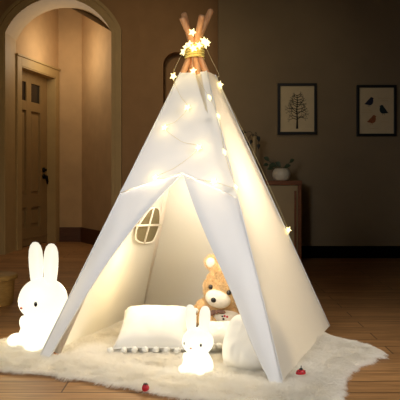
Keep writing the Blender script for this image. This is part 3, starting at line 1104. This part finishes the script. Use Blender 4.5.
# ================================================================== SIDEBOARD, VASE, PLANT
YF = 6.93
cab = thing('sideboard', 'cream fronted sideboard with reddish wood top standing against the grey wall', 'cabinet', (0.62, YF + 0.2, 0))
XR = at(301.5, 0, YF).x - 0.62
XL = -0.40
def cb(name, x0, x1, y0, y1, z0, z1, m, bev=0.003, parent=cab):
    bm = bmesh.new(); add_box(bm, ((x0 + x1) / 2, (y0 + y1) / 2, (z0 + z1) / 2), (x1 - x0, y1 - y0, z1 - z0), bev)
    return obj(name, bm, m, parent, smooth=False)
TOPZ = at(0, 180.6, YF).z
cb('top', XL - 0.005, XR + 0.006, -0.205, 0.20, TOPZ - 0.045, TOPZ, M['redwood'])
cb('side_board', XR - 0.035, XR, -0.20, 0.20, 0.0, TOPZ - 0.046, M['redwood'])
cb('side_board', XL, XL + 0.035, -0.20, 0.20, 0.0, TOPZ - 0.046, M['redwood'])
cb('back_board', XL + 0.036, XR - 0.036, 0.18, 0.198, 0.06, TOPZ - 0.046, M['redwood'])
cb('plinth', XL + 0.036, XR - 0.036, -0.17, 0.178, 0.0, 0.06, M['dark_trim'])
mid = (XL + XR) / 2
for x0, x1, hx in ((XL + 0.038, mid - 0.002, XL + 0.05), (mid + 0.002, XR - 0.038, XR - 0.075)):
    dr = cb('door', x0, x1, -0.195, -0.175, 0.064, TOPZ - 0.05, M['cream'])
    cb('handle', hx, hx + 0.022, -0.207, -0.196, 0.10, TOPZ - 0.105, M['redwood'], 0.002, dr)

# squat white pot with a leafy plant
YP = 6.97
pc = at(281.5, 180.6, YP)
plant = thing('potted_plant', 'small leafy plant in a squat white pot on top of the sideboard', 'plant', (pc.x, YP + 0.02, TOPZ))
bm = bmesh.new()
add_lathe(bm, [(0.0, 0.0), (0.06, 0.0), (0.078, 0.012), (0.092, 0.045), (0.094, 0.075), (0.084, 0.105), (0.068, 0.122), (0.064, 0.126), (0.058, 0.120), (0.055, 0.108), (0.0, 0.106)], 40, cap=False)
bmesh.ops.remove_doubles(bm, verts=bm.verts[:], dist=1e-5)
pot = obj('pot', bm, M['ceramic'], plant)
bm = bmesh.new()
add_lathe(bm, [(0.0, 0.112), (0.03, 0.115), (0.054, 0.108)], 24, cap=False)
obj('soil', bm, M['soil'], pot)
def leaf(bm, base, tip, w, up=Vector((0, 0, 1))):
    base, tip = Vector(base), Vector(tip)
    d = tip - base
    s = d.cross(Vector((0, 1, 0.3))).normalized()
    L = [bm.verts.new(base)]; R = []
    rows = []
    for k in range(1, 8):
        t = k / 8
        ww = w * math.sin(PI * t ** 0.85)
        c = base + d * t + Vector((0, 0, 0.15 * d.length * math.sin(PI * t)))
        rows.append((bm.verts.new(c - s * ww), bm.verts.new(c + Vector((0, -0.004, -0.1 * ww))), bm.verts.new(c + s * ww)))
    e = bm.verts.new(tip)
    bm.faces.new((L[0], rows[0][0], rows[0][1])); bm.faces.new((L[0], rows[0][1], rows[0][2]))
    for a, b in zip(rows, rows[1:]):
        bm.faces.new((a[0], b[0], b[1], a[1])); bm.faces.new((a[1], b[1], b[2], a[2]))
    bm.faces.new((rows[-1][0], e, rows[-1][1])); bm.faces.new((rows[-1][1], e, rows[-1][2]))
def stem_leaf(path, w, m, parent, name='leaf'):
    bm = bmesh.new()
    sp_ = spline(path, 6)
    add_tube(bm, sp_, 0.0025, 6)
    d = (sp_[-1] - sp_[-3]).normalized()
    leaf(bm, sp_[-1], sp_[-1] + d * w * 3.2, w)
    return obj(name, bm, m, parent)
for path, w in ((((0, 0, 0.11), (-0.06, 0, 0.15), (-0.105, 0, 0.185), (-0.125, 0, 0.20)), 0.022),
                (((0, 0, 0.11), (0.05, -0.01, 0.16), (0.085, -0.01, 0.185)), 0.019),
                (((0, 0, 0.11), (-0.03, -0.02, 0.145), (-0.05, -0.02, 0.15)), 0.026),
                (((0, 0, 0.11), (0.0, -0.02, 0.13), (-0.008, -0.02, 0.14)), 0.024),
                (((0, 0, 0.11), (0.015, -0.02, 0.125), (0.03, -0.025, 0.132)), 0.022),
                (((0, 0, 0.11), (-0.05, 0.0, 0.13), (-0.08, 0.0, 0.128)), 0.022),
                (((0, 0, 0.11), (-0.08, 0.02, 0.165), (-0.13, 0.02, 0.165)), 0.018)):
    stem_leaf(path, w, M['green'], plant)

vc = at(254.5, 180, YP)
vase = thing('branch_vase', 'slender tan vase holding dark dried branches on the sideboard beside the tent', 'vase', (vc.x, YP + 0.04, TOPZ))
bm = bmesh.new()
add_lathe(bm, [(0.0, 0.0), (0.035, 0.0), (0.038, 0.01), (0.034, 0.08), (0.026, 0.20), (0.022, 0.32), (0.027, 0.42), (0.031, 0.46), (0.026, 0.462), (0.02, 0.40), (0.0, 0.38)], 28, cap=False)
bmesh.ops.remove_doubles(bm, verts=bm.verts[:], dist=1e-5)
obj('vessel', bm, M['tanvase'], vase)
for path, w in ((((0, 0, 0.40), (0.01, -0.02, 0.47), (0.034, -0.03, 0.44), (0.04, -0.03, 0.38)), 0.018), (((0, 0, 0.40), (0.012, -0.02, 0.50), (0.032, -0.02, 0.46)), 0.02),
                (((0, 0, 0.40), (-0.02, -0.02, 0.48), (-0.06, -0.02, 0.44), (-0.07, -0.02, 0.40)), 0.022), (((0, 0, 0.40), (-0.03, -0.01, 0.50), (-0.085, -0.01, 0.50)), 0.024),
                (((0, 0, 0.40), (-0.01, -0.03, 0.48), (-0.03, -0.04, 0.42)), 0.016)):
    stem_leaf(path, w, M['dkleaf'], vase)

# ================================================================== FRAMED PRINTS
def framed(name, label, x0, x1, y0, y1):
    A = at(x0, y0, YR); B = at(x1, y1, YR)
    w, h = B.x - A.x, A.z - B.z
    t = thing(name, label, 'picture', ((A.x + B.x) / 2, YR, (A.z + B.z) / 2), 0)
    bm = bmesh.new()
    b = 0.028; dp = 0.035
    add_box(bm, (0, -dp / 2, h / 2 - b / 2), (w, dp, b), 0.002)
    add_box(bm, (0, -dp / 2, -h / 2 + b / 2), (w, dp, b), 0.002)
    add_box(bm, (-w / 2 + b / 2, -dp / 2, 0), (b, dp, h - 2 * b), 0.002)
    add_box(bm, (w / 2 - b / 2, -dp / 2, 0), (b, dp, h - 2 * b), 0.002)
    obj('frame', bm, M['frame'], t, smooth=False)
    bm = bmesh.new()
    add_box(bm, (0, -0.010, 0), (w - 2 * b + 0.002, 0.012, h - 2 * b + 0.002))
    sheet = obj('print', bm, M['paper'], t, smooth=False)
    return t, sheet, w - 2 * b, h - 2 * b
t1, sheet, w, h = framed('framed_tree_print', 'black framed print of a bare branching tree on the grey wall', 277.4, 316.4, 83.6, 134.6)
bm = bmesh.new()
def limb(p, a, L, r, depth, rg):
    q = (p[0] + L * math.sin(a), p[1] + L * math.cos(a))
    m1 = ((p[0] + q[0]) / 2 + rg.uniform(-1, 1) * L * 0.06, (p[1] + q[1]) / 2)
    add_tube(bm, [(p[0], -0.0172, p[1]), (m1[0], -0.0172, m1[1]), (q[0], -0.0172, q[1])], [r, r * 0.85, r * 0.65], 5)
    if depth > 0:
        for s in (-1, 1):
            limb(q, a + s * rg.uniform(0.35, 0.75), L * rg.uniform(0.55, 0.75), r * 0.65, depth - 1, rg)
rg = random.Random(5)
base = -h / 2 + 0.035
trunk = [(0, base), (0.002, base + 0.1), (-0.004, base + 0.2), (0.003, base + 0.3), (0, base + 0.36)]
add_tube(bm, [(x_, -0.0172, z_) for x_, z_ in trunk], [0.014, 0.009, 0.007, 0.005, 0.003], 6)
for z_ in (0.10, 0.125, 0.155, 0.18, 0.21, 0.235, 0.26, 0.285, 0.31, 0.335, 0.36):
    k = 1 - abs(z_ - 0.18) / 0.32
    for s in (-1, 1):
        limb((0, base + z_), s * rg.uniform(0.9, 1.5), 0.062 * k * rg.uniform(0.8, 1.1), 0.0048, 3, rg)
for v in bm.verts:
    v.co.x = max(-w / 2 + 0.03, min(w / 2 - 0.03, v.co.x))
    v.co.z = min(h / 2 - 0.025, v.co.z)
    v.co.y = -0.0165 + (v.co.y + 0.0172) * 0.1
obj('tree_drawing', bm, M['ink'], sheet)

t2, sheet, w, h = framed('framed_bird_print', 'black framed print of three little birds on the grey wall', 356.2, 395.8, 85.4, 136.4)
U = 7.36 / F
def bird(cx, cz, flip, ang, m, s):
    out = [(-1.0, -0.28), (-0.72, -0.1), (-0.35, 0.28), (0.05, 0.62), (0.32, 0.92), (0.55, 0.98), (0.78, 0.82), (0.98, 0.66), (0.82, 0.52), (0.84, 0.1), (0.68, -0.34), (0.36, -0.6), (0.0, -0.64), (-0.35, -0.5), (-0.7, -0.42)]
    bm = bmesh.new()
    ca, sa = math.cos(ang), math.sin(ang)
    pl = []
    for a_, b_ in out:
        a_ *= flip
        pl.append((cx + s * (a_ * ca - b_ * sa), cz + s * (a_ * sa + b_ * ca)))
    add_prism(bm, pl, (1, 0, 0), (0, 0, 1), (0, -0.0165, 0), (0, -0.0006, 0))
    for k in (-0.18, 0.14):
        add_box(bm, (cx + k * s, -0.0168, cz - s * 0.75), (s * 0.06, 0.001, s * 0.35))
    return obj('bird_drawing', bm, m, sheet, smooth=False)
def fp(px, py):
    p = at(px, py, YR)
    return p.x - t2.location.x, p.z - t2.location.z
x_, z_ = fp(368.8, 102.3); bird(x_, z_, 1, math.radians(4), M['navy'], 0.055)
x_, z_ = fp(383.3, 110.6); bird(x_, z_, -1, math.radians(-12), M['teal'], 0.057)
x_, z_ = fp(371.3, 120.2); bird(x_, z_, 1, math.radians(4), M['rust'], 0.055)
rg = random.Random(2)
for px, py, ln in ((378, 98.4, 12), (380, 101, 8), (361, 110.2, 10), (361, 112.3, 12), (381, 122, 7), (368, 128.6, 9)):
    x_, z_ = fp(px, py)
    pts = [(x_ + ln * U * k / 30, -0.0166, z_ + rg.uniform(-1, 1) * 0.0035) for k in range(31)]
    bm = bmesh.new()
    add_tube(bm, pts, 0.0009, 4)
    obj('handwriting', bm, M['scrawl'], sheet)

# ================================================================== LIGHT
def area(name, loc, target, size, energy, col, spread=PI):
    L = bpy.data.lights.new(name, 'AREA'); L.shape = 'DISK'; L.size = size; L.energy = energy; L.color = col; L.spread = spread
    o = bpy.data.objects.new(name, L); C.objects.link(o)
    o.location = loc
    o.rotation_euler = (Vector(target) - Vector(loc)).to_track_quat('-Z', 'Y').to_euler()
    return o
def point(name, loc, e, col, r=0.1):
    L = bpy.data.lights.new(name, 'POINT'); L.energy = e; L.color = col; L.shadow_soft_size = r
    o = bpy.data.objects.new(name, L); C.objects.link(o); o.location = loc
    return o
def spot(name, loc, target, e, col, angle, blend=1.0, r=0.2):
    L = bpy.data.lights.new(name, 'SPOT'); L.energy = e; L.color = col; L.spot_size = math.radians(angle); L.spot_blend = blend; L.shadow_soft_size = r
    o = bpy.data.objects.new(name, L); C.objects.link(o); o.location = loc
    o.rotation_euler = (Vector(target) - Vector(loc)).to_track_quat('-Z', 'Y').to_euler()
    return o
area('key', (-1.5, 0.3, 1.9), (-0.1, 3.2, 0.55), 1.0, 10.0, (0.95, 0.97, 1.0), math.radians(70))
spot('fill', (2.4, 1.4, 1.9), (0.45, 3.2, 0.45), 240, (1.0, 0.94, 0.86), 58, 1.0, 0.4)
point('tent_glow', (0.0, 3.42, 0.76), 11, (1.0, 0.88, 0.70), 0.15)
point('tent_glow_low', (-0.34, 3.48, 0.42), 1.3, (1.0, 0.84, 0.55), 0.10)
point('hall_light', (-1.72, 8.55, 2.45), 13, (1.0, 0.82, 0.58), 0.3)
spot('wall_wash', (0.7, 5.0, 2.9), (0.75, 7.36, 2.1), 16, (1.0, 0.85, 0.60), 58, 1.0, 0.15)
spot('wall_wash_left', (-0.9, 4.8, 2.9), (-0.9, 7.6, 1.7), 85, (1.0, 0.78, 0.50), 80, 1.0, 0.3)
spot('floor_wash_left', (-1.5, 5.0, 3.2), (-1.5, 6.0, 0), 45, (1.0, 0.68, 0.36), 75, 1.0, 0.3)
w_ = bpy.data.worlds.new('world'); scene.world = w_; w_.use_nodes = True
bg = w_.node_tree.nodes['Background']; bg.inputs[0].default_value = (1.0, 0.82, 0.6, 1); bg.inputs[1].default_value = 0.012

scene.view_settings.view_transform = 'Standard'
scene.cycles.use_denoising = True
